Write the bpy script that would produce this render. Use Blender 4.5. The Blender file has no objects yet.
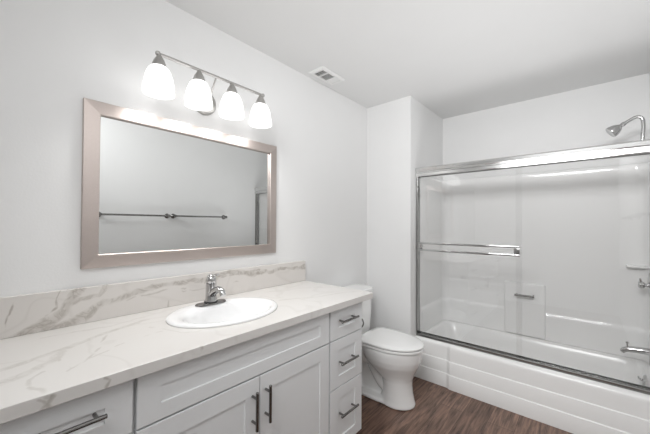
import bpy, bmesh, math, random
from mathutils import Vector, Matrix
random.seed(4)
PI = math.pi
scn = bpy.context.scene
COL = scn.collection

# ------------------------------------------------------------------ camera
cam_d = bpy.data.cameras.new('camera')
cam = bpy.data.objects.new('camera', cam_d)
COL.objects.link(cam)
ya, pa, ra = math.radians(41.027), math.radians(0.8259), math.radians(0.284)
fw = Vector((-math.sin(ya) * math.cos(pa), math.cos(ya) * math.cos(pa), math.sin(pa)))
rt = Vector((math.cos(ya), math.sin(ya), 0))
up = rt.cross(fw)
r2 = rt * math.cos(ra) + up * math.sin(ra)
u2 = -rt * math.sin(ra) + up * math.cos(ra)
R = Matrix((r2, u2, -fw)).transposed()
cam.matrix_world = Matrix.Translation((1.55, 0, 1.2835)) @ R.to_4x4()
cam_d.sensor_width = 36
cam_d.lens = 301.46 / 650 * 36
cam_d.shift_y = 3.03 / 650
cam_d.clip_start = 0.02
scn.camera = cam

# ------------------------------------------------------------------ light / exposure
w = bpy.data.worlds.new('world')
scn.world = w
w.use_nodes = True
w.node_tree.nodes['Background'].inputs[0].default_value = (0.95, 0.97, 1, 1)
w.node_tree.nodes['Background'].inputs[1].default_value = 0.5
# three added fill lights, no real fixtures, under the ceiling behind and above the camera, aimed down the room
for y, z, e in ((-0.75, 2.29, 8.0), (-0.25, 2.30, 5.5), (0.30, 2.31, 4.5)):
    ld = bpy.data.lights.new('fill_strip', 'AREA')
    ld.shape = 'RECTANGLE'
    ld.size, ld.size_y = 1.0, 0.14
    ld.energy = e
    ld.spread = math.radians(130)
    ld.color = (0.985, 0.99, 1.0)
    lo = bpy.data.objects.new('fill_strip', ld)
    COL.objects.link(lo)
    lo.location = (1.33, y, z)
    lo.rotation_euler = (math.radians(64), 0, 0)
# two added fill spots, bounced off the ceiling to brighten the room
for e, p in ((26.0, (1.10, 1.15, 0.80)), (30.0, (1.3, 2.14, 0.85))):
    ld = bpy.data.lights.new('bounce_fill', 'SPOT')
    ld.energy = e
    ld.spot_size = math.radians(130)
    ld.spot_blend = 1.0
    ld.shadow_soft_size = 0.4
    ld.color = (0.985, 0.99, 1.0)
    lo = bpy.data.objects.new('bounce_fill', ld)
    COL.objects.link(lo)
    lo.location = p
    lo.rotation_euler = (math.radians(180), 0, 0)      # faces up
BULB_W = 3.4
SHADE_E = 1.4
scn.view_settings.view_transform = 'Standard'
scn.view_settings.look = 'None'
scn.view_settings.gamma = 1
scn.view_settings.use_curve_mapping = False
scn.view_settings.exposure = 0.18

# ------------------------------------------------------------------ helpers
def obj(name, bm, mat, parent=None, smooth=False, loc=None):
    """link a bmesh (world coordinates) as ONE object; vertices become relative to the parent's base"""
    bmesh.ops.recalc_face_normals(bm, faces=bm.faces[:])
    me = bpy.data.meshes.new(name)
    bm.to_mesh(me)
    bm.free()
    return obj_me(name, me, mat, parent, smooth, loc)

def world_loc(o):
    v = Vector((0, 0, 0))
    while o:
        v += o.location
        o = o.parent
    return v

def obj_me(name, me, mat, parent=None, smooth=False, loc=None):
    me.name = name
    o = bpy.data.objects.new(name, me)
    COL.objects.link(o)
    if parent is not None:
        o.parent = parent
        me.transform(Matrix.Translation(-world_loc(parent)))
    elif loc is not None:
        me.transform(Matrix.Translation(-Vector(loc)))
        o.location = loc
    if mat:
        me.materials.append(mat)
    if smooth:
        me.polygons.foreach_set('use_smooth', [True] * len(me.polygons))
        if smooth != 'all':
            try:
                me.set_sharp_from_angle(angle=math.radians(40))
            except Exception:
                pass
    me.update()
    return o

def tag(o, label, cat, group=None):
    o['label'] = label
    o['category'] = cat
    if group:
        o['group'] = group
    return o

def thing(name, loc, label, cat, group=None):
    o = bpy.data.objects.new(name, None)
    o.empty_display_size = 0.05
    COL.objects.link(o)
    o.location = loc
    return tag(o, label, cat, group)

def struct(name, bm, mat, smooth=False):
    o = obj(name, bm, mat, None, smooth)
    o['kind'] = 'structure'
    return o

def box(bm, x0, x1, y0, y1, z0, z1, bev=0.0, seg=2):
    vs = [bm.verts.new((x, y, z)) for x in (x0, x1) for y in (y0, y1) for z in (z0, z1)]
    q = [(0, 1, 3, 2), (4, 6, 7, 5), (0, 4, 5, 1), (2, 3, 7, 6), (0, 2, 6, 4), (1, 5, 7, 3)]
    fs = [bm.faces.new([vs[i] for i in f]) for f in q]
    bmesh.ops.recalc_face_normals(bm, faces=fs)
    if bev > 0:
        es = list({e for f in fs for e in f.edges})
        bmesh.ops.bevel(bm, geom=es, offset=bev, segments=seg, profile=0.5, affect='EDGES')
    return fs

def BM():
    return bmesh.new()

def bxm(*a, **k):
    bm = BM()
    box(bm, *a, **k)
    return bm

def rings(bm, rr, cap0=True, cap1=True, closed=True):
    """loft a list of rings (lists of points)"""
    V = [[bm.verts.new(p) for p in r] for r in rr]
    n = len(rr[0])
    for a, b in zip(V[:-1], V[1:]):
        for i in range(n if closed else n - 1):
            j = (i + 1) % n
            bm.faces.new((a[i], a[j], b[j], b[i]))
    if cap0:
        bm.faces.new(V[0][::-1])
    if cap1:
        bm.faces.new(V[-1])
    return V

def frame_of(d):
    d = Vector(d).normalized()
    a = Vector((0, 0, 1)) if abs(d.z) < 0.9 else Vector((1, 0, 0))
    u = d.cross(a).normalized()
    return u, d.cross(u).normalized()

def lathe(bm, prof, origin=(0, 0, 0), axis=(0, 0, 1), n=32, cap0=False, cap1=False, sx=1, sy=1):
    """prof: list of (radius, height along axis)"""
    u, v = frame_of(axis)
    ax = Vector(axis).normalized()
    o = Vector(origin)
    rr = []
    for r, h in prof:
        r = max(r, 1e-4)
        rr.append([o + ax * h + u * (r * sx * math.cos(2 * PI * i / n)) + v * (r * sy * math.sin(2 * PI * i / n)) for i in range(n)])
    rings(bm, rr, cap0, cap1)

def cyl(bm, p0, p1, r, n=20, bev=0.0):
    p0, p1 = Vector(p0), Vector(p1)
    L = (p1 - p0).length
    b = bev or min(r * 0.2, L * 0.2)
    lathe(bm, [(r - b, 0), (r, b), (r, L - b), (r - b, L)], p0, p1 - p0, n, True, True)

def smooth_path(pts, sub=6):
    P = [Vector(p) for p in pts]
    out = []
    for i in range(len(P) - 1):
        a = P[i - 1] if i > 0 else P[0] * 2 - P[1]
        b, c = P[i], P[i + 1]
        d = P[i + 2] if i + 2 < len(P) else P[-1] * 2 - P[-2]
        for k in range(sub):
            t = k / sub
            out.append(0.5 * ((2 * b) + (c - a) * t + (2 * a - 5 * b + 4 * c - d) * t * t + (3 * b - a - 3 * c + d) * t ** 3))
    out.append(P[-1])
    return out

def tube(bm, pts, rad, n=14, sub=6, sm=True, flat=1.0):
    path = smooth_path(pts, sub) if sm else [Vector(p) for p in pts]
    m = len(path)
    if not isinstance(rad, (list, tuple)):
        rad = [rad] * len(pts)
    rs = []
    for i in range(m):
        t = i / (m - 1) * (len(rad) - 1)
        k = min(int(t), len(rad) - 2)
        rs.append(rad[k] * (1 - (t - k)) + rad[k + 1] * (t - k))
    T0 = (path[1] - path[0]).normalized()
    u, v = frame_of(T0)
    rr = []
    for i in range(m):
        T = (path[min(i + 1, m - 1)] - path[max(i - 1, 0)]).normalized()
        u = (u - T * u.dot(T)).normalized()
        v = T.cross(u)
        rr.append([path[i] + u * rs[i] * math.cos(2 * PI * k / n) + v * rs[i] * flat * math.sin(2 * PI * k / n) for k in range(n)])
    rings(bm, rr)

def evaluated(o):
    dg = bpy.context.evaluated_depsgraph_get()
    dg.update()
    me = bpy.data.meshes.new_from_object(o.evaluated_get(dg))
    return me

def remeshed(bm, vox, smooth_it=6):
    """fuse overlapping volumes into one smooth skin"""
    me = bpy.data.meshes.new('tmp')
    bmesh.ops.recalc_face_normals(bm, faces=bm.faces[:])
    bm.to_mesh(me)
    bm.free()
    o = bpy.data.objects.new('tmp', me)
    COL.objects.link(o)
    m = o.modifiers.new('r', 'REMESH')
    m.mode = 'VOXEL'
    m.voxel_size = vox
    if smooth_it:
        s = o.modifiers.new('s', 'SMOOTH')
        s.factor = 0.5
        s.iterations = smooth_it
    out = evaluated(o)
    bpy.data.objects.remove(o)
    return out

def cut(bm, cutter):
    a = bpy.data.meshes.new('a'); bmesh.ops.recalc_face_normals(bm, faces=bm.faces[:]); bm.to_mesh(a); bm.free()
    b = bpy.data.meshes.new('b'); bmesh.ops.recalc_face_normals(cutter, faces=cutter.faces[:]); cutter.to_mesh(b); cutter.free()
    oa, ob = bpy.data.objects.new('a', a), bpy.data.objects.new('b', b)
    COL.objects.link(oa); COL.objects.link(ob)
    m = oa.modifiers.new('b', 'BOOLEAN'); m.operation = 'DIFFERENCE'; m.object = ob; m.solver = 'EXACT'
    out = evaluated(oa)
    bpy.data.objects.remove(oa); bpy.data.objects.remove(ob)
    return out

# ------------------------------------------------------------------ materials
def mat_new(name):
    m = bpy.data.materials.new(name)
    m.use_nodes = True
    nt = m.node_tree
    return m, nt, nt.nodes['Principled BSDF']

def pbr(name, col, rough=0.5, metal=0.0, bump=0.0, bscale=80, coat=0.0, var=0.0, vscale=6, spec=0.5):
    m, nt, b = mat_new(name)
    b.inputs['Base Color'].default_value = (*col, 1)
    b.inputs['Roughness'].default_value = rough
    b.inputs['Metallic'].default_value = metal
    b.inputs['Coat Weight'].default_value = coat
    b.inputs['Specular IOR Level'].default_value = spec
    tc = nt.nodes.new('ShaderNodeTexCoord')
    if bump:
        n = nt.nodes.new('ShaderNodeTexNoise'); n.inputs['Scale'].default_value = bscale; n.inputs['Detail'].default_value = 3
        nt.links.new(tc.outputs['Object'], n.inputs['Vector'])
        bp = nt.nodes.new('ShaderNodeBump'); bp.inputs['Strength'].default_value = bump; bp.inputs['Distance'].default_value = 0.003
        nt.links.new(n.outputs['Fac'], bp.inputs['Height'])
        nt.links.new(bp.outputs['Normal'], b.inputs['Normal'])
    if var:
        n = nt.nodes.new('ShaderNodeTexNoise'); n.inputs['Scale'].default_value = vscale
        nt.links.new(tc.outputs['Object'], n.inputs['Vector'])
        mx = nt.nodes.new('ShaderNodeMix'); mx.data_type = 'RGBA'
        mx.inputs[6].default_value = (*[c * (1 - var) for c in col], 1)
        mx.inputs[7].default_value = (*[min(1, c * (1 + var)) for c in col], 1)
        nt.links.new(n.outputs['Fac'], mx.inputs[0])
        nt.links.new(mx.outputs[2], b.inputs['Base Color'])
    return m

M_wall = pbr('wall_paint', (0.81, 0.81, 0.805), 0.55, bump=0.12, bscale=120, var=0.01)
M_ceil = pbr('ceiling_paint', (0.74, 0.74, 0.735), 0.7, bump=0.10, bscale=150, var=0.01)
M_cab = pbr('cabinet_paint', (0.80, 0.81, 0.815), 0.38, var=0.01)
M_trim = pbr('trim_paint', (0.82, 0.82, 0.81), 0.4, var=0.01)
M_dark = pbr('cabinet_shadow_gap', (0.35, 0.35, 0.35), 0.7, var=0.05)
M_porc = pbr('porcelain', (0.88, 0.88, 0.87), 0.12, coat=0.5, var=0.005)
M_sink = pbr('sink_china', (0.88, 0.88, 0.88), 0.10, coat=0.5, var=0.005)
M_acr = pbr('acrylic', (0.90, 0.90, 0.89), 0.035, var=0.005)
M_tub = pbr('tub_enamel', (0.91, 0.91, 0.90), 0.18, var=0.005)
M_seat = pbr('toilet_seat_plastic', (0.88, 0.88, 0.87), 0.2, var=0.005)
M_chrome = pbr('chrome', (0.56, 0.56, 0.56), 0.07, 1.0, var=0.01)
M_track = pbr('sill_aluminium', (0.34, 0.34, 0.335), 0.22, 1.0, var=0.03, vscale=30)
M_header = pbr('polished_aluminium', (0.66, 0.66, 0.655), 0.19, 1.0, var=0.02, vscale=20)
M_satin = pbr('satin_nickel', (0.50, 0.49, 0.475), 0.32, 1.0, var=0.03, vscale=40)
M_pull = pbr('dark_brushed_nickel', (0.22, 0.215, 0.21), 0.25, 1.0, var=0.04, vscale=60)
M_slot = pbr('duct_black', (0.03, 0.03, 0.03), 0.8, var=0.05)
M_vent = pbr('vent_enamel', (0.78, 0.78, 0.77), 0.45, var=0.01)

def make_mirror():
    m, nt, b = mat_new('silvered_glass')
    b.inputs['Base Color'].default_value = (0.74, 0.75, 0.745, 1)
    b.inputs['Metallic'].default_value = 1
    b.inputs['Roughness'].default_value = 0.0
    return m
M_mirror = make_mirror()

def make_brushed():
    m, nt, b = mat_new('brushed_champagne_metal')
    tc = nt.nodes.new('ShaderNodeTexCoord')
    mp = nt.nodes.new('ShaderNodeMapping'); mp.inputs['Scale'].default_value = (60, 60, 60)
    n = nt.nodes.new('ShaderNodeTexNoise'); n.inputs['Scale'].default_value = 8; n.inputs['Detail'].default_value = 4
    nt.links.new(tc.outputs['Object'], mp.inputs[0]); nt.links.new(mp.outputs[0], n.inputs['Vector'])
    mx = nt.nodes.new('ShaderNodeMix'); mx.data_type = 'RGBA'
    mx.inputs[6].default_value = (0.50, 0.435, 0.405, 1); mx.inputs[7].default_value = (0.68, 0.605, 0.57, 1)
    nt.links.new(n.outputs['Fac'], mx.inputs[0]); nt.links.new(mx.outputs[2], b.inputs['Base Color'])
    b.inputs['Metallic'].default_value = 1.0
    b.inputs['Roughness'].default_value = 0.36
    return m
M_frame = make_brushed()

def make_marble(name, veins, base, loc, gain):
    """quartz with drawn veins: polylines (points in the room, width, strength, strands), their edges broken up by noise"""
    m, nt, b = mat_new(name)
    N, L = nt.nodes, nt.links
    tc = N.new('ShaderNodeTexCoord')
    def math_(op, a, bb=None, clamp=False):
        n = N.new('ShaderNodeMath'); n.operation = op; n.use_clamp = clamp
        for i, v in enumerate((a, bb)):
            if v is None: continue
            if isinstance(v, (int, float)): n.inputs[i].default_value = v
            else: L.new(v, n.inputs[i])
        return n.outputs[0]
    def vec(op, a, bb=None, scale=None, out=0):
        n = N.new('ShaderNodeVectorMath'); n.operation = op
        for i, v in enumerate((a, bb)):
            if v is None: continue
            if isinstance(v, (tuple, list, Vector)): n.inputs[i].default_value = v
            else: L.new(v, n.inputs[i])
        if scale is not None: L.new(scale, n.inputs['Scale'])
        return n.outputs[out]
    def noise(scale, det=3.0, dist=0.0, out='Fac'):
        n = N.new('ShaderNodeTexNoise'); n.inputs['Scale'].default_value = scale; n.inputs['Detail'].default_value = det; n.inputs['Distortion'].default_value = dist
        L.new(tc.outputs['Object'], n.inputs['Vector']); return n.outputs[out]
    w1 = vec('SUBTRACT', noise(9.0, 3.0, 0.4, 'Color'), (0.5, 0.5, 0.5))
    p = vec('ADD', tc.outputs['Object'], vec('MULTIPLY', w1, (0.055, 0.055, 0.055)))
    breakup = math_('MULTIPLY', noise(16.0, 4.0, 1.5), 1.6, False)
    strand = math_('SUBTRACT', 1.0, math_('DIVIDE', math_('ABSOLUTE', math_('SUBTRACT', noise(15.0, 3.0, 2.0), 0.5)), 0.10, True), True)
    total = None
    for pts, width, strength, cloudy in veins:
        dmin = None
        for A, B in zip(pts[:-1], pts[1:]):
            A = Vector(A) - Vector(loc); B = Vector(B) - Vector(loc)
            ab = B - A
            pa = vec('SUBTRACT', p, A)
            t = math_('DIVIDE', vec('DOT_PRODUCT', pa, ab, out='Value'), ab.length_squared, True)
            sc = N.new('ShaderNodeVectorMath'); sc.operation = 'SCALE'; sc.inputs[0].default_value = ab; L.new(t, sc.inputs['Scale'])
            dd = vec('LENGTH', vec('SUBTRACT', pa, sc.outputs[0]), out='Value')
            dmin = dd if dmin is None else math_('MINIMUM', dmin, dd)
        v = math_('SUBTRACT', 1.0, math_('DIVIDE', dmin, width, True), True)
        if cloudy:
            v = math_('MULTIPLY', math_('MINIMUM', math_('MULTIPLY', v, 1.8), 1.0), math_('ADD', math_('MULTIPLY', strand, 0.55), math_('MULTIPLY', breakup, 0.62)))
        else:
            v = math_('MULTIPLY', math_('MINIMUM', math_('MULTIPLY', v, 1.6), 1.0), math_('ADD', math_('MULTIPLY', breakup, 0.8), 0.3))
        v = math_('MULTIPLY', v, strength * gain)
        total = v if total is None else math_('MAXIMUM', total, v)
    faint = math_('MULTIPLY', math_('SUBTRACT', 1.0, math_('DIVIDE', math_('ABSOLUTE', math_('SUBTRACT', noise(2.6, 2.0, 0.6), 0.5)), 0.02, True), True), 0.10)
    total = math_('MAXIMUM', total, faint, True)
    mx = N.new('ShaderNodeMix'); mx.data_type = 'RGBA'
    mx.inputs[6].default_value = (*base, 1); mx.inputs[7].default_value = (0.30, 0.265, 0.225, 1)
    L.new(total, mx.inputs[0]); L.new(mx.outputs[2], b.inputs['Base Color'])
    b.inputs['Roughness'].default_value = 0.2
    return m
BS = lambda *q: [(0.021, y, z) for y, z in q]
M_splash = make_marble('veined_quartz_strip', [
    (BS((0.055, 0.862), (0.115, 0.887), (0.182, 0.911), (0.216, 0.941), (0.245, 0.982), (0.27, 1.03)), 0.020, 0.62, True),
    (BS((0.155, 0.877), (0.24, 0.897), (0.31, 0.921), (0.35, 0.95), (0.414, 0.963), (0.525, 0.99)), 0.021, 0.58, True),
    (BS((0.239, 0.971), (0.286, 0.982), (0.329, 0.983), (0.353, 1.03)), 0.013, 0.50, True),
    (BS((0.33, 0.93), (0.426, 0.944), (0.505, 0.952), (0.591, 0.965), (0.712, 0.961)), 0.006, 0.35, False),
    (BS((0.057, 0.880), (0.072, 0.951), (0.106, 1.03)), 0.0045, 0.60, False),
    (BS((0.171, 0.928), (0.198, 0.96), (0.212, 1.03)), 0.004, 0.55, False),
    (BS((0.619, 1.004), (0.61, 0.938), (0.606, 0.871)), 0.006, 0.38, False),
    (BS((0.525, 0.99), (0.662, 0.995), (0.792, 0.986), (0.939, 1.008), (1.132, 0.975), (1.352, 0.99), (1.56, 0.968)), 0.016, 0.60, True),
    (BS((0.80, 0.975), (0.96, 0.990), (1.10, 1.000), (1.266, 0.98), (1.56, 0.985)), 0.010, 0.52, True),
    (BS((0.652, 0.95), (0.849, 0.935), (1.005, 0.951)), 0.005, 0.30, False),
], (0.69, 0.66, 0.63), (0.012, 0.75, 0.8805), 1.0)
CT = lambda *q: [(x, y, 0.88) for x, y in q]
M_marble = make_marble('veined_quartz_top', [
    (CT((0.341, 0.02), (0.317, 0.094), (0.289, 0.151), (0.259, 0.23), (0.204, 0.334), (0.15, 0.467)), 0.017, 0.40, True),
    (CT((0.439, 0.01), (0.41, 0.097), (0.375, 0.146), (0.300, 0.172)), 0.022, 0.36, True),
    (CT((0.482, 0.161), (0.446, 0.209), (0.363, 0.257), (0.25, 0.308), (0.191, 0.337)), 0.006, 0.40, False),
    (CT((0.518, 0.085), (0.455, 0.100), (0.44, 0.124)), 0.006, 0.34, False),
    (CT((0.518, 0.085), (0.560, 0.103), (0.600, 0.117)), 0.008, 0.40, False),
    ([(0.588, 0.122, 0.88), (0.588, 0.112, 0.862), (0.588, 0.122, 0.845)], 0.007, 0.85, False),
    ([(0.588, 0.100, 0.878), (0.588, 0.112, 0.862), (0.588, 0.101, 0.845)], 0.007, 0.75, False),
    ([(0.588, 0.228, 0.88), (0.588, 0.240, 0.868), (0.588, 0.232, 0.850)], 0.006, 0.75, False),
    ([(0.588, 0.474, 0.88), (0.588, 0.486, 0.865)], 0.005, 0.5, False),
    (CT((0.354, 0.162), (0.420, 0.172), (0.467, 0.175)), 0.006, 0.36, False),
    (CT((0.467, 0.18), (0.428, 0.22), (0.378, 0.314), (0.348, 0.449)), 0.006, 0.30, False),
    (CT((0.314, 1.059), (0.407, 1.232), (0.455, 1.444), (0.551, 1.568)), 0.013, 0.26, True),
    (CT((0.261, 0.445), (0.42, 0.50), (0.493, 0.652)), 0.008, 0.22, False),
    (CT((0.111, 1.095), (0.176, 1.342), (0.344, 1.537)), 0.012, 0.26, True),
    (CT((0.10, 0.15), (0.13, 0.35), (0.07, 0.60)), 0.010, 0.24, True),
], (0.70, 0.68, 0.655), (0.29, 0.75, 0.8455), 0.75)

def make_wood():
    m, nt, b = mat_new('brown_vinyl_plank')
    N, L = nt.nodes, nt.links
    tc = N.new('ShaderNodeTexCoord')
    mp = N.new('ShaderNodeMapping'); mp.inputs['Rotation'].default_value = (0, 0, PI / 2)
    L.new(tc.outputs['Object'], mp.inputs[0])
    br = N.new('ShaderNodeTexBrick'); br.offset = 0.37
    br.inputs['Color1'].default_value = (0.15, 0.094, 0.072, 1); br.inputs['Color2'].default_value = (0.235, 0.158, 0.125, 1)
    br.inputs['Mortar'].default_value = (0.05, 0.03, 0.022, 1)
    br.inputs['Scale'].default_value = 1; br.inputs['Mortar Size'].default_value = 0.0012
    br.inputs['Brick Width'].default_value = 1.1; br.inputs['Row Height'].default_value = 0.15
    L.new(mp.outputs[0], br.inputs['Vector'])
    m2 = N.new('ShaderNodeMapping'); m2.inputs['Scale'].default_value = (62, 4.5, 1)
    L.new(tc.outputs['Object'], m2.inputs[0])
    n = N.new('ShaderNodeTexNoise'); n.inputs['Scale'].default_value = 1.0; n.inputs['Detail'].default_value = 6; n.inputs['Roughness'].default_value = 0.65; n.inputs['Distortion'].default_value = 0.5
    L.new(m2.outputs[0], n.inputs['Vector'])
    rp = N.new('ShaderNodeValToRGB')
    rp.color_ramp.elements[0].position = 0.3; rp.color_ramp.elements[0].color = (0.20, 0.165, 0.145, 1)
    rp.color_ramp.elements[1].position = 0.72; rp.color_ramp.elements[1].color = (1.66, 1.54, 1.45, 1)
    L.new(n.outputs['Fac'], rp.inputs[0])
    mx = N.new('ShaderNodeMix'); mx.data_type = 'RGBA'; mx.blend_type = 'MULTIPLY'; mx.inputs[0].default_value = 1
    L.new(br.outputs['Color'], mx.inputs[6]); L.new(rp.outputs[0], mx.inputs[7])
    L.new(mx.outputs[2], b.inputs['Base Color'])
    b.inputs['Roughness'].default_value = 0.42
    bp = N.new('ShaderNodeBump'); bp.inputs['Strength'].default_value = 0.15; bp.inputs['Distance'].default_value = 0.002
    L.new(n.outputs['Fac'], bp.inputs['Height']); L.new(bp.outputs[0], b.inputs['Normal'])
    return m
M_wood = make_wood()

def make_glass():
    m = bpy.data.materials.new('clear_glass'); m.use_nodes = True
    nt = m.node_tree; N, L = nt.nodes, nt.links
    N.remove(N['Principled BSDF'])
    fr = N.new('ShaderNodeFresnel'); geo = N.new('ShaderNodeNewGeometry')
    ior = N.new('ShaderNodeMapRange')          # same reflectance entering and leaving the thin pane
    ior.inputs[3].default_value = 1.6; ior.inputs[4].default_value = 1 / 1.6
    L.new(geo.outputs['Backfacing'], ior.inputs[0]); L.new(ior.outputs[0], fr.inputs['IOR'])
    t = N.new('ShaderNodeBsdfTransparent'); t.inputs[0].default_value = (1, 1, 1, 1)
    g = N.new('ShaderNodeBsdfGlossy'); g.inputs['Roughness'].default_value = 0.0
    mx = N.new('ShaderNodeMixShader')
    L.new(fr.outputs[0], mx.inputs[0]); L.new(t.outputs[0], mx.inputs[1]); L.new(g.outputs[0], mx.inputs[2])
    L.new(mx.outputs[0], N['Material Output'].inputs[0])
    return m
M_glass = make_glass()

def make_shade():
    m, nt, b = mat_new('lit_alabaster_glass')
    N, L = nt.nodes, nt.links
    tc = N.new('ShaderNodeTexCoord')
    n = N.new('ShaderNodeTexNoise'); n.inputs['Scale'].default_value = 16; n.inputs['Detail'].default_value = 3; n.inputs['Distortion'].default_value = 1.2
    L.new(tc.outputs['Object'], n.inputs['Vector'])
    mr = N.new('ShaderNodeMapRange'); mr.inputs[1].default_value = 0.3; mr.inputs[2].default_value = 0.7
    mr.inputs[3].default_value = SHADE_E * 0.75; mr.inputs[4].default_value = SHADE_E * 1.25
    L.new(n.outputs['Fac'], mr.inputs[0])
    b.inputs['Base Color'].default_value = (0.4, 0.4, 0.4, 1)
    b.inputs['Roughness'].default_value = 0.25
    b.inputs['Emission Color'].default_value = (1.0, 0.992, 0.98, 1)
    L.new(mr.outputs[0], b.inputs['Emission Strength'])
    return m
M_shade = make_shade()
def make_bulb():
    m, nt, b = mat_new('lit_bulb')
    b.inputs['Base Color'].default_value = (1, 1, 1, 1)
    b.inputs['Emission Color'].default_value = (1, 0.98, 0.95, 1)
    b.inputs['Emission Strength'].default_value = 4
    return m
M_bulb = make_bulb()

# ------------------------------------------------------------------ room shell
H = 2.3725
XR = 1.89          # right wall
YP = 2.375         # face of the short wall beside the tub
XP = 0.433         # its side
YB = 3.12          # far wall of the alcove
YK = -0.95         # wall behind the camera
struct('floor', bxm(-0.1, XR + 0.1, YK - 0.1, YB + 0.1, -0.08, 0), M_wood)
struct('ceiling', bxm(-0.1, XR + 0.1, YK - 0.1, YB + 0.1, H, H + 0.08), M_ceil)
struct('wall_left', bxm(-0.1, 0, YK - 0.1, YP, 0, H), M_wall)
struct('wall_tub_end', bxm(-0.1, XP, YP, YB + 0.1, 0, H), M_wall)
struct('wall_far', bxm(XP, XR + 0.1, YB, YB + 0.1, 0, H), M_wall)
struct('wall_right', bxm(XR, XR + 0.1, YK - 0.1, YB, 0, H), M_wall)

struct('wall_near', bxm(0, XR, YK - 0.1, YK, 0, H), M_wall)

# ------------------------------------------------------------------ vanity cabinets
XF = 0.56
def shaker(y0, y1, z0, z1, stile, rail=None):
    """recessed-panel front facing +x"""
    rail = rail or stile
    bm = BM()
    fs = box(bm, XF - 0.02, XF, y0, y1, z0, z1)
    f = max(bm.faces, key=lambda q: q.calc_center_median().x)
    a = [(y0, z0), (y1, z0), (y1, z1), (y0, z1)]
    bm.faces.remove(f)
    bm.verts.ensure_lookup_table()
    def loop(x, dy, dz):
        return [bm.verts.new((x, y, z)) for y, z in ((y0 + dy, z0 + dz), (y1 - dy, z0 + dz), (y1 - dy, z1 - dz), (y0 + dy, z1 - dz))]
    out = []
    for y, z in a:
        out.append(min(bm.verts, key=lambda v: (v.co - Vector((XF, y, z))).length))
    l1 = loop(XF, stile, rail)
    l2 = loop(XF - 0.0055, stile + 0.0015, rail + 0.0015)
    for A, B in ((out, l1), (l1, l2)):
        for i in range(4):
            j = (i + 1) % 4
            bm.faces.new((A[i], A[j], B[j], B[i]))
    bm.faces.new(l2)
    es = [e for e in bm.edges if all(abs(v.co.x - XF) < 1e-5 for v in e.verts) and all(
        min(abs(v.co.y - y0), abs(v.co.y - y1), abs(v.co.z - z0), abs(v.co.z - z1)) < 1e-5 for v in e.verts) and len(e.link_faces) == 2
        and any(abs(g.normal.x) < 0.5 for g in e.link_faces)]
    bm.normal_update()
    bmesh.ops.bevel(bm, geom=es, offset=0.0015, segments=2, affect='EDGES')
    return bm

def pull(axis, c, L, spread):
    """bar pull centred on (y,z); two posts"""
    bm = BM()
    y, z = c
    xb = XF + 0.032
    if axis == 'y':
        cyl(bm, (xb, y - L / 2, z), (xb, y + L / 2, z), 0.006, 16)
        for s in (-1, 1):
            cyl(bm, (XF - 0.001, y + s * spread / 2, z), (xb, y + s * spread / 2, z), 0.005, 12)
    else:
        cyl(bm, (xb, y, z - L / 2), (xb, y, z + L / 2), 0.006, 16)
        for s in (-1, 1):
            cyl(bm, (XF - 0.001, y, z + s * spread / 2), (xb, y, z + s * spread / 2), 0.005, 12)
    return bm

def carcass(y0, y1, root):
    bm = BM()
    a, b, xf = y0 + 0.0005, y1 - 0.0005, XF - 0.0215
    box(bm, 0.003, xf, a, a + 0.016, 0.10, 0.844)
    box(bm, 0.003, xf, b - 0.016, b, 0.10, 0.844)
    box(bm, 0.003, xf, a + 0.016, b - 0.016, 0.10, 0.116)
    box(bm, 0.003, 0.012, a + 0.016, b - 0.016, 0.116, 0.844)
    box(bm, xf - 0.018, xf, a + 0.016, b - 0.016, 0.116, 0.844)
    obj('body', bm, M_cab, root)
    obj('toe_kick', bxm(0.05, XF - 0.09, y0 + 0.001, y1 - 0.001, 0.0, 0.0995), M_cab, root)

DR = [(0.683, 0.838), (0.430, 0.678), (0.105, 0.425)]
def drawer_stack(y0, y1, yh, label):
    root = thing('drawer_cabinet', (0.28, (y0 + y1) / 2, 0), label, 'cabinet', 'vanity base cabinets')
    carcass(y0, y1, root)
    for (z0, z1), zc in zip(DR, (0.776, 0.559, 0.291)):
        d = obj('drawer', shaker(y0 + 0.004, y1 - 0.004, z0, z1, 0.066, 0.056), M_cab, root)
        obj('handle', pull('y', (yh + 0.006, zc), 0.150, 0.108), M_pull, d, True)
    return root
drawer_stack(1.182, 1.472, 1.309, 'white three-drawer vanity cabinet with bar pulls, at the toilet end of the counter')
drawer_stack(-0.02, 0.303, 0.149, 'white drawer cabinet at the near end of the vanity, left of the sink cabinet')

root = thing('sink_cabinet', (0.28, 0.7425, 0), 'wide white vanity cabinet under the sink with two panelled doors and false front', 'cabinet', 'vanity base cabinets')
carcass(0.304, 1.181, root)
obj('false_front', shaker(0.310, 1.175, 0.683, 0.838, 0.066, 0.05), M_cab, root)
d = obj('door', shaker(0.310, 0.7455, 0.105, 0.677, 0.066), M_cab, root)
obj('handle', pull('z', (0.7115, 0.563), 0.148, 0.096), M_pull, d, True)
d = obj('door', shaker(0.7495, 1.175, 0.105, 0.677, 0.066), M_cab, root)
obj('handle', pull('z', (0.775, 0.566), 0.148, 0.096), M_pull, d, True)

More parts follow.
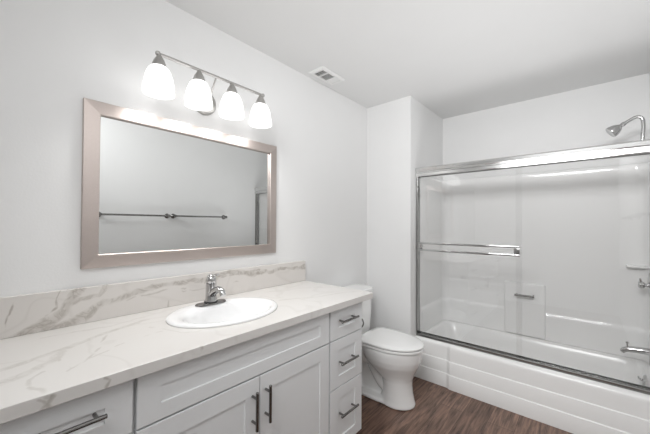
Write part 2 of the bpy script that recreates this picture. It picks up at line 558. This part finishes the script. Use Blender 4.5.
# ------------------------------------------------------------------ countertop, backsplash, sink, faucet
SC = (0.290, 0.757)
ct = BM()
box(ct, 0.003, 0.5875, -0.04, 1.547, 0.8455, 0.88, 0.002)
kt = BM()
rings(kt, [[(SC[0] + 0.012 + 0.165 * math.cos(2 * PI * i / 64), SC[1] + 0.225 * math.sin(2 * PI * i / 64), z) for i in range(64)] for z in (0.8, 0.95)])
o = obj_me('countertop', cut(ct, kt), M_marble, loc=(0.29, 0.75, 0.8455))
tag(o, 'white quartz vanity countertop with soft greige veins, around the sink', 'countertop')
o = obj('backsplash', bxm(0.0015, 0.021, -0.04, 1.547, 0.8805, 1.0235, 0.0015), M_splash, loc=(0.012, 0.75, 0.8805))
tag(o, 'low veined greige quartz strip along the wall behind the faucet', 'backsplash')

def ell(cx, cy, ax, ay, z, n=64):
    return [(cx + ax * math.cos(2 * PI * i / n), cy + ay * math.sin(2 * PI * i / n), z) for i in range(n)]
root = thing('sink', (SC[0], SC[1], 0.88), 'white oval drop-in sink set into the quartz countertop', 'sink')
bm = BM()
cx, cy = SC
zt = 0.8805
R_ = [ell(cx, cy, 0.203, 0.254, zt), ell(cx, cy, 0.203, 0.254, zt + 0.005), ell(cx, cy, 0.199, 0.250, zt + 0.010), ell(cx, cy, 0.190, 0.241, zt + 0.012),
      ell(cx + .014, cy, 0.168, 0.222, zt + 0.0115), ell(cx + .026, cy, 0.150, 0.208, zt + 0.009), ell(cx + .030, cy, 0.142, 0.200, zt + 0.000),
      ell(cx + .031, cy, 0.136, 0.194, zt - 0.015), ell(cx + .030, cy, 0.125, 0.180, zt - 0.05), ell(cx + .022, cy, 0.115, 0.158, zt - 0.085),
      ell(cx + .02, cy, 0.085, 0.115, zt - 0.115), ell(cx + .015, cy, 0.045, 0.06, zt - 0.130), ell(cx + .01, cy, 0.022, 0.022, zt - 0.134)]
V = rings(bm, R_, cap0=False, cap1=True)
# underside skin, a centimetre out
R2 = [ell(cx, cy, 0.203, 0.254, zt), ell(cx + .014, cy, 0.160, 0.215, zt), ell(cx + .022, cy, 0.150, 0.204, zt - 0.03), ell(cx + .026, cy, 0.130, 0.174, zt - 0.095), ell(cx + .015, cy, 0.055, 0.07, zt - 0.142)]
rings(bm, R2, cap0=False, cap1=True)
bmesh.ops.remove_doubles(bm, verts=bm.verts[:], dist=0.0003)
obj('basin', bm, M_sink, root, 'all')
bm = BM()
lathe(bm, [(0.021, 0), (0.021, 0.003), (0.017, 0.004), (0.012, 0.0025)], (cx + .01, cy, zt - 0.1335), (0, 0, 1), 24, True, True)
obj('drain', bm, M_chrome, root, True)

FX, FY = 0.150, 0.757
root = thing('faucet', (FX, FY, 0.8925), 'single-lever chrome faucet standing on the sink rim', 'faucet')
bm = BM()
z0 = 0.8925
def stad(L, W, z, n=24):
    pts = []
    for i in range(n):
        t = 2 * PI * i / n
        s = 1 if math.sin(t) >= 0 else -1
        pts.append((FX + W * math.cos(t), FY + s * (L - W) + W * math.sin(t), z))
    return pts
rings(bm, [stad(0.078, 0.025, z0), stad(0.078, 0.025, z0 + 0.003), stad(0.074, 0.021, z0 + 0.007)])
obj('deck_plate', bm, M_pull, root, True)
bm = BM()
lathe(bm, [(0.031, 0.0065), (0.031, 0.0135), (0.026, 0.014)], (FX, FY, z0), (0, 0, 1), 28, True, True)
obj('base_ring', bm, M_slot, root, True)
bm = BM()
lathe(bm, [(0.029, 0.012), (0.029, 0.018), (0.0265, 0.025), (0.0255, 0.05), (0.025, 0.085), (0.0245, 0.100)], (FX, FY, z0), (0, 0, 1), 28, True, True)
obj('body', bm, M_chrome, root, True)
bm = BM()
tube(bm, [(FX, FY, z0 + 0.035), (FX + 0.03, FY, z0 + 0.062), (FX + 0.07, FY, z0 + 0.078), (FX + 0.10, FY, z0 + 0.072), (FX + 0.112, FY, z0 + 0.055)], [0.020, 0.018, 0.0155, 0.0145, 0.0135], 18)
obj('spout', bm, M_chrome, root, True)
bm = BM()
lathe(bm, [(0.0225, 0.101), (0.024, 0.106), (0.0235, 0.122), (0.019, 0.135), (0.010, 0.142), (0.001, 0.144)], (FX, FY, z0), (0, 0, 1), 28, True, True)
tube(bm, [(FX, FY, z0 + 0.125), (FX + 0.02, FY, z0 + 0.136), (FX + 0.045, FY, z0 + 0.145), (FX + 0.062, FY, z0 + 0.149)], [0.012, 0.010, 0.008, 0.006], 14, flat=0.7)
obj('lever_handle', bm, M_chrome, root, True)

# ------------------------------------------------------------------ framed mirror
MY0, MY1, MZ0, MZ1 = 0.272, 1.2765, 1.098, 1.792
FWD = 0.056
root = thing('wall_mirror', (0.0, (MY0 + MY1) / 2, MZ0), 'large rectangular mirror in brushed champagne metal frame above the counter', 'mirror')
bm = BM()
def rect(x, d):
    return [(x, MY0 + d, MZ0 + d), (x, MY1 - d, MZ0 + d), (x, MY1 - d, MZ1 - d), (x, MY0 + d, MZ1 - d)]
rings(bm, [rect(0.002, 0), rect(0.0165, 0), rect(0.0185, 0.002), rect(0.0190, 0.005), rect(0.0245, FWD - 0.005), rect(0.0245, FWD - 0.002), rect(0.0225, FWD), rect(0.002, FWD)], False, False)
bm.verts.ensure_lookup_table()
rings(bm, [rect(0.002, 0), rect(0.002, FWD)], False, False)
bmesh.ops.remove_doubles(bm, verts=bm.verts[:], dist=0.0002)
obj('frame', bm, M_frame, root, False)
bm = BM()
g = FWD - 0.004
rings(bm, [rect(0.003, g), rect(0.0085, g)], True, True)
obj('glass', bm, M_mirror, root, False)

# ------------------------------------------------------------------ vanity light
root = thing('vanity_light', (0.0, 0.79, 1.93), 'brushed nickel wall light bar with four glowing frosted glass shades above the mirror', 'wall light')
bm = BM()
lathe(bm, [(0.066, 0.001), (0.066, 0.010), (0.062, 0.016), (0.050, 0.020), (0.03, 0.024), (0.001, 0.025)], (0, 0.785, 1.932), (1, 0, 0), 40, True, True)
obj('wall_plate', bm, M_satin, root, True)
bm = BM()
tube(bm, [(0.022, 0.785, 1.935), (0.055, 0.785, 1.945), (0.095, 0.785, 1.985), (0.128, 0.785, 2.031)], 0.0045, 12)
obj('arm', bm, M_satin, root, True)
bm = BM()
BX, BZ = 0.13, 2.031
cyl(bm, (BX, 0.514, BZ), (BX, 1.068, BZ), 0.0068, 16)
obj('bar', bm, M_satin, root, True)
for ye, s in ((0.510, -1), (1.072, 1)):
    bm = BM()
    lathe(bm, [(0.007, -0.006), (0.0105, -0.002), (0.0115, 0.004), (0.009, 0.010), (0.004, 0.013), (0.001, 0.0135)], (BX, ye, BZ), (0, s, 0), 20, True, True)
    obj('finial', bm, M_satin, root, True)
for i, yy in enumerate((0.513, 0.694, 0.874, 1.060)):
    bm = BM()
    lathe(bm, [(0.008, 2.031), (0.009, 2.023), (0.013, 2.016), (0.022, 2.001), (0.0275, 1.985), (0.0295, 1.973), (0.027, 1.972), (0.004, 1.980)], (BX, yy, 0), (0, 0, 1), 28, True, True)
    obj('socket_cap', bm, M_satin, root, True)
    bm = BM()
    out = [(0.026, 1.9755), (0.035, 1.970), (0.043, 1.959), (0.0495, 1.944), (0.0555, 1.925), (0.0595, 1.904), (0.0625, 1.879), (0.0635, 1.854)]
    inn = [(r - 0.004, z) for r, z in out[::-1]]
    inn[-1] = (0.022, 1.9715)
    lathe(bm, out + inn, (BX, yy, 0), (0, 0, 1), 40, False, False)
    obj('shade', bm, M_shade, root, 'all')
    bm = BM()
    lathe(bm, [(0.012, 1.971), (0.013, 1.960), (0.022, 1.945), (0.027, 1.925), (0.026, 1.905), (0.016, 1.890), (0.001, 1.886)], (BX, yy, 0), (0, 0, 1), 20, True, True)
    obj('bulb', bm, M_bulb, root, True)
    pl = bpy.data.lights.new('bulb_glow', 'SPOT'); pl.energy = BULB_W; pl.spot_size = math.radians(130); pl.spot_blend = 0.7; pl.shadow_soft_size = 0.03; pl.color = (1, 0.992, 0.98)
    po = bpy.data.objects.new('bulb_glow', pl); COL.objects.link(po)
    po.parent = root
    po.location = Vector((BX, yy, 1.868)) - root.location

# ------------------------------------------------------------------ ceiling vent
root = thing('ceiling_vent', (0.12, 1.66, H), 'white metal air vent in the ceiling with dark louvre slots', 'vent')
VX0, VX1, VY0, VY1 = 0.050, 0.186, 1.535, 1.795
bm = BM()
zt_, zb_ = H - 0.0008, H - 0.010
def vrect(dx, dy, z):
    return [(VX0 + dx, VY0 + dy, z), (VX1 - dx, VY0 + dy, z), (VX1 - dx, VY1 - dy, z), (VX0 + dx, VY1 - dy, z)]
rings(bm, [vrect(0, 0, zt_), vrect(0.001, 0.001, zt_ - 0.003), vrect(0.012, 0.012, zb_), vrect(0.026, 0.032, zb_), vrect(0.026, 0.032, zt_)], False, False)
for yy in (1.615, 1.695):
    box(bm, VX0 + 0.024, VX1 - 0.024, yy, yy + 0.012, zb_ + 0.0005, zt_)
obj('frame', bm, M_vent, root)
obj('duct_dark_sheet', bxm(VX0 + 0.022, VX1 - 0.022, VY0 + 0.03, VY1 - 0.03, H - 0.0022, H - 0.0006), M_slot, root)  # thin black sheet, painted in for the darkness inside the duct
for a, b_, n, tilt in ((1.569, 1.614, 3, 0.2), (1.629, 1.694, 5, 0.2), (1.709, 1.763, 7, -1.2)):
    for k in range(n):
        y = a + (b_ - a) * (k + 0.5) / n
        bm = BM()
        box(bm, VX0 + 0.026, VX1 - 0.026, y - 0.0006, y + 0.0006, zb_ + 0.001, zt_ - 0.0022) if tilt > 0 else box(bm, VX0 + 0.026, VX1 - 0.026, y - 0.0048, y + 0.0030, zb_ + 0.002, zb_ + 0.0032)
        obj('louvre', bm, M_vent, root)

# ------------------------------------------------------------------ toilet
TY = 2.015
def egg(cx, af, ab, b, z, n=48, p=2.0, pb=None):
    pts = []
    for i in range(n):
        t = 2 * PI * i / n
        c, s = math.cos(t), math.sin(t)
        pp = p if c >= 0 else (pb or p)
        e = 2 / pp
        x = (af if c >= 0 else ab) * math.copysign(abs(c) ** e, c)
        y = b * math.copysign(abs(s) ** e, s)
        pts.append((cx + x, TY + y, z))
    return pts
root = thing('toilet', (0.35, TY, 0), 'white two-piece toilet with closed lid between vanity and tub', 'toilet')
bm = BM()
# bowl and front column
rings(bm, [egg(.50, .132, .13, .112, 0.001), egg(.50, .132, .13, .112, 0.014), egg(.50, .124, .115, .106, 0.04), egg(.50, .113, .10, .102, 0.09), egg(.50, .108, .10, .102, 0.14),
           egg(.49, .120, .10, .106, 0.18), egg(.465, .158, .12, .121, 0.215), egg(.45, .188, .15, .140, 0.25), egg(.44, .219, .185, .163, 0.29),
           egg(.435, .236, .20, .176, 0.33), egg(.43, .245, .205, .182, 0.37), egg(.43, .245, .205, .182, 0.398), egg(.43, .235, .2, .175, 0.403)])
# foot
rings(bm, [egg(.35, .25, .27, .110, 0.001, pb=4), egg(.35, .25, .27, .110, 0.014, pb=4), egg(.35, .235, .26, .098, 0.03, pb=4)])
# rear deck under the tank
rings(bm, [egg(.17, .16, .135, .085, 0.24, p=4), egg(.17, .16, .14, .12, 0.31, p=4), egg(.17, .16, .145, .165, 0.37, p=4), egg(.17, .16, .145, .172, 0.392, p=4)])
# web between column and rear, trapway
rings(bm, [egg(.30, .2, .2, .030, 0.02, p=4), egg(.30, .2, .2, .030, 0.34, p=4)])
tube(bm, [(.46, TY, .10), (.40, TY, .12), (.34, TY, .20), (.29, TY, .28), (.22, TY, .30), (.17, TY, .24), (.165, TY, .14), (.165, TY, .02)], [.062, .062, .064, .066, .066, .062, .060, .064], 20)
me = remeshed(bm, 0.006, 8)
obj_me('bowl', me, M_porc, root, 'all')
bm = BM()
rings(bm, [egg(.45, .236, .205, .178, .4055, pb=6), egg(.45, .241, .207, .183, .409, pb=6), egg(.45, .241, .207, .183, .419, pb=6), egg(.45, .236, .203, .178, .4235, pb=6)])
obj('seat', bm, M_seat, root, True)
bm = BM()
rings(bm, [egg(.45, .236, .205, .178, .4275, pb=6), egg(.45, .241, .209, .184, .431, pb=6), egg(.45, .241, .209, .184, .439, pb=6), egg(.45, .233, .203, .177, .4455, pb=6), egg(.45, .19, .17, .14, .4495, pb=6), egg(.45, .08, .07, .06, .4515, pb=3)])
obj('seat_lid', bm, M_seat, root, True)
for s in (-1, 1):
    bm = BM()
    cyl(bm, (.245, TY + s * .075 - .02, .430), (.245, TY + s * .075 + .02, .430), .011, 16)
    box(bm, .232, .258, TY + s * .075 - .018, TY + s * .075 + .018, .4035, .43, .003)
    obj('hinge', bm, M_seat, root, True)
bm = BM()
rings(bm, [egg(.105, .085, .085, .140, .393, p=5), egg(.108, .088, .09, .150, .44, p=5), egg(.11, .092, .095, .158, .55, p=5), egg(.11, .094, .097, .163, .735, p=5)])
obj('tank', bm, M_porc, root, True)
bm = BM()
rings(bm, [egg(.11, .098, .098, .166, .7355, p=5), egg(.11, .103, .101, .171, .740, p=5), egg(.11, .103, .101, .171, .757, p=5), egg(.11, .096, .095, .164, .765, p=5)])
obj('tank_lid', bm, M_porc, root, True)
bm = BM()
cyl(bm, (.203, TY - .11, .69), (.224, TY - .11, .69), .013, 16)
tube(bm, [(.222, TY - .11, .69), (.226, TY - .085, .687), (.226, TY - .055, .683)], [.007, .006, .007], 10)
obj('flush_lever', bm, M_chrome, root, True)

# ------------------------------------------------------------------ hook on the cabinet end
root = thing('paper_holder', (0.50, 1.472, 0.70), 'small dark curved metal holder on the vanity end beside the toilet', 'toilet paper holder')
bm = BM()
lathe(bm, [(0.022, 0.0005), (0.022, 0.006), (0.012, 0.010)], (0.50, 1.472, 0.70), (0, 1, 0), 24, True, True)
obj('mount', bm, M_pull, root, True)
bm = BM()
tube(bm, [(0.50, 1.480, 0.70), (0.505, 1.498, 0.712), (0.520, 1.503, 0.726), (0.537, 1.505, 0.720), (0.546, 1.505, 0.700), (0.540, 1.505, 0.680), (0.527, 1.504, 0.672)], 0.0042, 12)
obj('arm', bm, M_pull, root, True)

# ------------------------------------------------------------------ bathtub
TX0, TX1 = XP + 0.002, XR - 0.002
TYF, TYB = 2.445, YB - 0.003
ZR = 0.335
root = thing('bathtub', ((TX0 + TX1) / 2, (TYF + TYB) / 2, 0), 'white built-in bathtub with stepped apron front along the alcove', 'bathtub')
def bump(x):
    t = min(1, max(0, (x - 0.700) / 0.035))
    return 0.016 * (t * t * (3 - 2 * t))
prof = [(0.000, 0.0005), (0.000, 0.107), (0.0015, 0.1095), (0.0065, 0.111), (0.007, 0.114), (0.007, 0.208), (0.0085, 0.2105), (0.0135, 0.212), (0.014, 0.215), (0.015, 0.300), (0.0185, 0.316), (0.024, 0.328), (0.033, 0.334), (0.046, ZR)]
xs = [TX0 + (TX1 - TX0) * i / 20 for i in range(21)] + [0.700 + 0.035 * i / 8 for i in range(9)]
xs = sorted(set(round(x, 4) for x in xs))
bm = BM()
G = []
for x in xs:
    b = bump(x)
    col = [bm.verts.new((x, TYF - b * (1 if k < len(prof) - 1 else 0) + dy - 0.004, z)) for k, (dy, z) in enumerate(prof)]
    G.append(col)
for A, B in zip(G[:-1], G[1:]):
    for k in range(len(prof) - 1):
        bm.faces.new((A[k], B[k], B[k + 1], A[k + 1]))
obj('apron', bm, M_tub, root, 'all')
# rim and basin
def rr_(x0, x1, y0, y1, rad, z, n=10):
    pts = []
    for (cx_, cy_, a0) in ((x1 - rad, y1 - rad, 0), (x0 + rad, y1 - rad, PI / 2), (x0 + rad, y0 + rad, PI), (x1 - rad, y0 + rad, 1.5 * PI)):
        for i in range(n):
            t = a0 + PI / 2 * i / (n - 1)
            pts.append((cx_ + rad * math.cos(t), cy_ + rad * math.sin(t), z))
    return pts
bm = BM()
yi = TYF + 0.0415
rings(bm, [rr_(TX0, TX1, yi, TYB, 0.002, ZR - 0.001), rr_(TX0 + .001, TX1 - .001, yi, TYB - .001, 0.003, ZR), rr_(TX0 + .05, TX1 - .05, yi + .065, TYB - .06, .09, ZR),
           rr_(TX0 + .06, TX1 - .06, yi + .075, TYB - .07, .09, ZR - .012), rr_(TX0 + .09, TX1 - .075, yi + .085, TYB - .08, .10, ZR - .10),
           rr_(TX0 + .16, TX1 - .10, yi + .11, TYB - .10, .11, .09), rr_(TX0 + .22, TX1 - .15, yi + .15, TYB - .14, .10, .06)], False, True)
obj('basin', bm, M_tub, root, 'all')
bm = BM()
lathe(bm, [(0.036, 0), (0.036, 0.004), (0.030, 0.010), (0.012, 0.012), (0.001, 0.012)], (TX1 - .0735, 2.74, 0.318), (-1, 0, 0.18), 28, True, True)
tube(bm, [(TX1 - .085, 2.74, 0.318), (TX1 - .098, 2.74, 0.328), (TX1 - .100, 2.74, 0.338)], [.007, .006, .005], 10)
obj('overflow_plate', bm, M_chrome, root, True)

# ------------------------------------------------------------------ moulded tub surround
root = thing('tub_surround', ((TX0 + TX1) / 2, YB, ZR), 'glossy white moulded wall surround around the tub', 'tub surround')
ZS0, ZS1 = ZR + 0.001, 1.735
def plan(d, n=9):
    """open plan line of the surround, offset d into the tub space, front left -> front right"""
    x0, x1, yb = XP + 0.003 + d, XR - 0.003 - d, YB - 0.003 - d
    r = 0.06
    yfr = 2.5415
    pts = [(x0, yfr), (x0, (yfr + yb) / 2), (x0, yb - r - .02), (x0, yb - r - .008)]
    for i in range(n):
        t = PI - PI / 2 * i / (n - 1)
        pts.append((x0 + r + r * math.cos(t), yb - r + r * math.sin(t)))
    for f in (0.008, 0.02, 0.2, 0.4, 0.6, 0.8, 0.98, 0.992):
        pts.append((x0 + r + (x1 - x0 - 2 * r) * f, yb))
    for i in range(n):
        t = PI / 2 - PI / 2 * i / (n - 1)
        pts.append((x1 - r + r * math.cos(t), yb - r + r * math.sin(t)))
    pts += [(x1, yb - r - .008), (x1, yb - r - .02), (x1, (yfr + yb) / 2), (x1, yfr)]
    return pts
bm = BM()
lv = [(0.022, ZS0), (0.022, 0.500), (0.022, 0.515), (0.0205, 0.535), (0.016, 0.546), (0.012, 0.552), (0.012, 0.567), (0.012, ZS1 - 0.035), (0.012, ZS1 - 0.02), (0.010, ZS1 - 0.006), (0.004, ZS1), (0.0005, ZS1)]
rings(bm, [[(x, y, z) for x, y in plan(d)] for d, z in lv], False, False, closed=False)
# back skin, and the returns that close the front edges
rings(bm, [[(x, y, z) for x, y in plan(0.0)] for z in (ZS0, ZS1)], False, False, closed=False)
for k in (0, -1):
    a = [(plan(d)[k][0], plan(d)[k][1], z) for d, z in lv] + [(plan(0.0)[k][0], plan(0.0)[k][1], z) for z in (ZS1, ZS0)]
    bm.faces.new([bm.verts.new(p) for p in a])
obj('wall_panel', bm, M_acr, root, 'all')
def soft_box(x0, x1, y0, y1, z0, z1, r):
    bm = BM()
    box(bm, x0, x1, y0, y1, z0, z1, r, 5)
    return bm
obj('soap_tower', soft_box(0.985, 1.285, YB - 0.041, YB - 0.004, ZR - 0.0 + 0.002, 0.79, 0.017), M_acr, root, 'all')
obj('corner_shelf', soft_box(1.76, XR - 0.006, YB - 0.075, YB - 0.004, 0.985, 1.003, 0.008), M_acr, root, 'all')
bm = BM()
yq = YB - 0.098
cyl(bm, (1.075, yq, 0.690), (1.215, yq, 0.690), 0.0085, 16)
for xx in (1.085, 1.205):
    cyl(bm, (xx, yq, 0.690), (xx, YB - 0.042, 0.690), 0.006, 12)
obj('soap_rail', bm, M_pull, root, True)

# ------------------------------------------------------------------ sliding shower doors
HX0, HX1 = XP + 0.002, XR - 0.002
root = thing('shower_door_frame', ((HX0 + HX1) / 2, 2.50, ZR), 'chrome track frame of the sliding tub doors, header and sill', 'shower door frame')
bm = BM()
hz = [(2.470, 1.697), (2.466, 1.702), (2.466, 1.722), (2.471, 1.727), (2.471, 1.733), (2.464, 1.741), (2.462, 1.763), (2.467, 1.772), (2.536, 1.772), (2.540, 1.766), (2.540, 1.697), (2.534, 1.697), (2.534, 1.706), (2.476, 1.706), (2.476, 1.697)]
rings(bm, [[(x, y, z) for y, z in hz] for x in (HX0, HX1)])
obj('header', bm, M_header, root, False)
bm = BM()
sz = [(2.482, ZR + .001), (2.482, ZR + .018), (2.486, ZR + .022), (2.494, ZR + .022), (2.496, ZR + .010), (2.507, ZR + .010), (2.509, ZR + .020), (2.515, ZR + .020), (2.517, ZR + .010), (2.528, ZR + .010), (2.530, ZR + .026), (2.534, ZR + .026), (2.534, ZR + .001)]
rings(bm, [[(x, y, z) for y, z in sz] for x in (HX0, HX1)])
obj('sill_track', bm, M_track, root, False)
for x0, x1 in ((HX0, HX0 + 0.012), (HX1 - 0.012, HX1)):
    obj('jamb', bxm(x0, x1, 2.478, 2.534, ZR + .027, 1.6965, 0.002), M_track, root)
for zz in (1.61,):
    bm = BM(); cyl(bm, (HX0 + .012, 2.485, zz), (HX0 + .020, 2.485, zz), .007, 12)
    obj('bumper', bm, M_slot, root, True)

def door_panel(x0, x1, y, label):
    r = thing('sliding_glass_door', ((x0 + x1) / 2, y, ZR + .012), label, 'shower door', 'sliding tub doors')
    obj('glass_pane', bxm(x0, x1, y - .003, y + .003, ZR + .0135, 1.692, 0.0008, 1), M_glass, r)
    return r
r = door_panel(HX0 + 0.0245, 1.203, 2.5015, 'clear glass tub door on the left, with a chrome towel bar')
bm = BM()
YBR = 2.462
x0, x1 = 0.462, 1.196
for z in (1.130, 1.072):
    box(bm, x0, x1, YBR - .006, YBR + .006, z - .008, z + .008, .003)
obj('towel_bar', bm, M_chrome, r, True)
for xx in (x0 + .018, x1 - .018):
    bm = BM()
    box(bm, xx - .018, xx + .018, YBR - .004, YBR + .004, 1.0805, 1.1215, .002)
    cyl(bm, (xx, YBR + .004, 1.101), (xx, 2.498, 1.101), .010, 16)
    obj('bar_bracket', bm, M_chrome, r, True)
door_panel(1.165, HX1 - 0.020, 2.5225, 'clear glass tub door on the right, sliding behind the other pane')

# ------------------------------------------------------------------ shower and tub fittings
XS = XR - 0.0155      # face of the surround's end wall
SYY = 2.82
root = thing('wall_shower', (XR, SYY, 1.75), 'chrome shower head on a curved arm above the tub door header', 'shower head')
bm = BM()
lathe(bm, [(0.030, 0.001), (0.030, 0.004), (0.022, 0.012), (0.012, 0.016)], (XR, SYY, 1.765), (-1, 0, 0), 28, True, True)
obj('wall_flange', bm, M_chrome, root, True)
bm = BM()
tube(bm, [(XR - .003, SYY, 1.765), (1.850, SYY, 1.765), (1.826, SYY, 1.79), (1.824, SYY, 1.86), (1.828, SYY, 1.94), (1.822, SYY, 1.982), (1.800, SYY, 1.997), (1.770, SYY, 1.985), (1.735, SYY, 1.962)], 0.0105, 16)
obj('arm', bm, M_chrome, root, True)
bm = BM()
ax = Vector((-0.080, -0.010, -0.060)).normalized()
lathe(bm, [(0.012, -0.008), (0.0145, 0.0), (0.0145, 0.010), (0.011, 0.014), (0.013, 0.020), (0.024, 0.032), (0.033, 0.050), (0.038, 0.068), (0.0395, 0.080), (0.037, 0.085), (0.030, 0.082), (0.001, 0.084)], (1.738, SYY, 1.965), ax, 32, True, True)
obj('spray_head', bm, M_chrome, root, True)

root = thing('shower_valve', (XS, 2.95, 0.885), 'round chrome shower control with knob above the tub spout', 'shower valve')
bm = BM()
lathe(bm, [(0.090, 0.0005), (0.090, 0.006), (0.082, 0.014), (0.045, 0.020), (0.03, 0.022), (0.001, 0.022)], (XS, 2.95, 0.885), (-1, 0, 0), 40, True, True)
obj('escutcheon', bm, M_chrome, root, True)
bm = BM()
lathe(bm, [(0.012, 0.022), (0.012, 0.034), (0.020, 0.038), (0.024, 0.048), (0.024, 0.060), (0.018, 0.066), (0.001, 0.067)], (XS, 2.95, 0.885), (-1, 0, 0), 28, True, True)
tube(bm, [(XS - .054, 2.95, 0.885), (XS - .056, 2.94, .910), (XS - .058, 2.935, .930)], [.007, .006, .005], 10)
obj('knob', bm, M_chrome, root, True)

root = thing('tub_spout', (XS - .018, 2.82, 0.487), 'chrome tub spout with diverter pin, low on the end wall', 'tub spout')
bm = BM()
xw = XS - .0185
tube(bm, [(xw, 2.82, .480), (xw - .05, 2.82, .479), (xw - .095, 2.82, .474), (xw - .125, 2.82, .464), (xw - .136, 2.82, .447)], [.022, .021, .019, .017, .013], 20)
obj('spout_body', bm, M_chrome, root, True)
bm = BM()
cyl(bm, (xw - .112, 2.82, .49), (xw - .112, 2.82, .512), .004, 10)
lathe(bm, [(.005, 0), (.008, .002), (.008, .008), (.003, .011)], (xw - .112, 2.82, .510), (0, 0, 1), 16, True, True)
obj('diverter_pin', bm, M_chrome, root, True)

# ------------------------------------------------------------------ towel bars on the right wall (seen in the mirror)
def towel_rail(y0, y1, label):
    r = thing('towel_rail', (XR, (y0 + y1) / 2, 1.366), label, 'towel rail', 'towel rails on the wall opposite the mirror')
    bm = BM()
    cyl(bm, (XR - .062, y0, 1.366), (XR - .062, y1, 1.366), .009, 16)
    obj('bar', bm, M_pull, r, True)
    for yy, s in ((y0 + .012, -1), (y1 - .012, 1)):
        bm = BM()
        lathe(bm, [(.026, .0005), (.026, .005), (.018, .012), (.011, .018), (.010, .045), (.015, .052), (.017, .062), (.014, .072), (.006, .077)], (XR, yy, 1.366), (-1, 0, 0), 24, True, True)
        obj('post', bm, M_pull, r, True)
towel_rail(0.715, 1.345, 'dark towel rail reflected in the left half of the mirror')
towel_rail(1.385, 2.015, 'dark towel rail reflected in the middle of the mirror, nearer the tub')
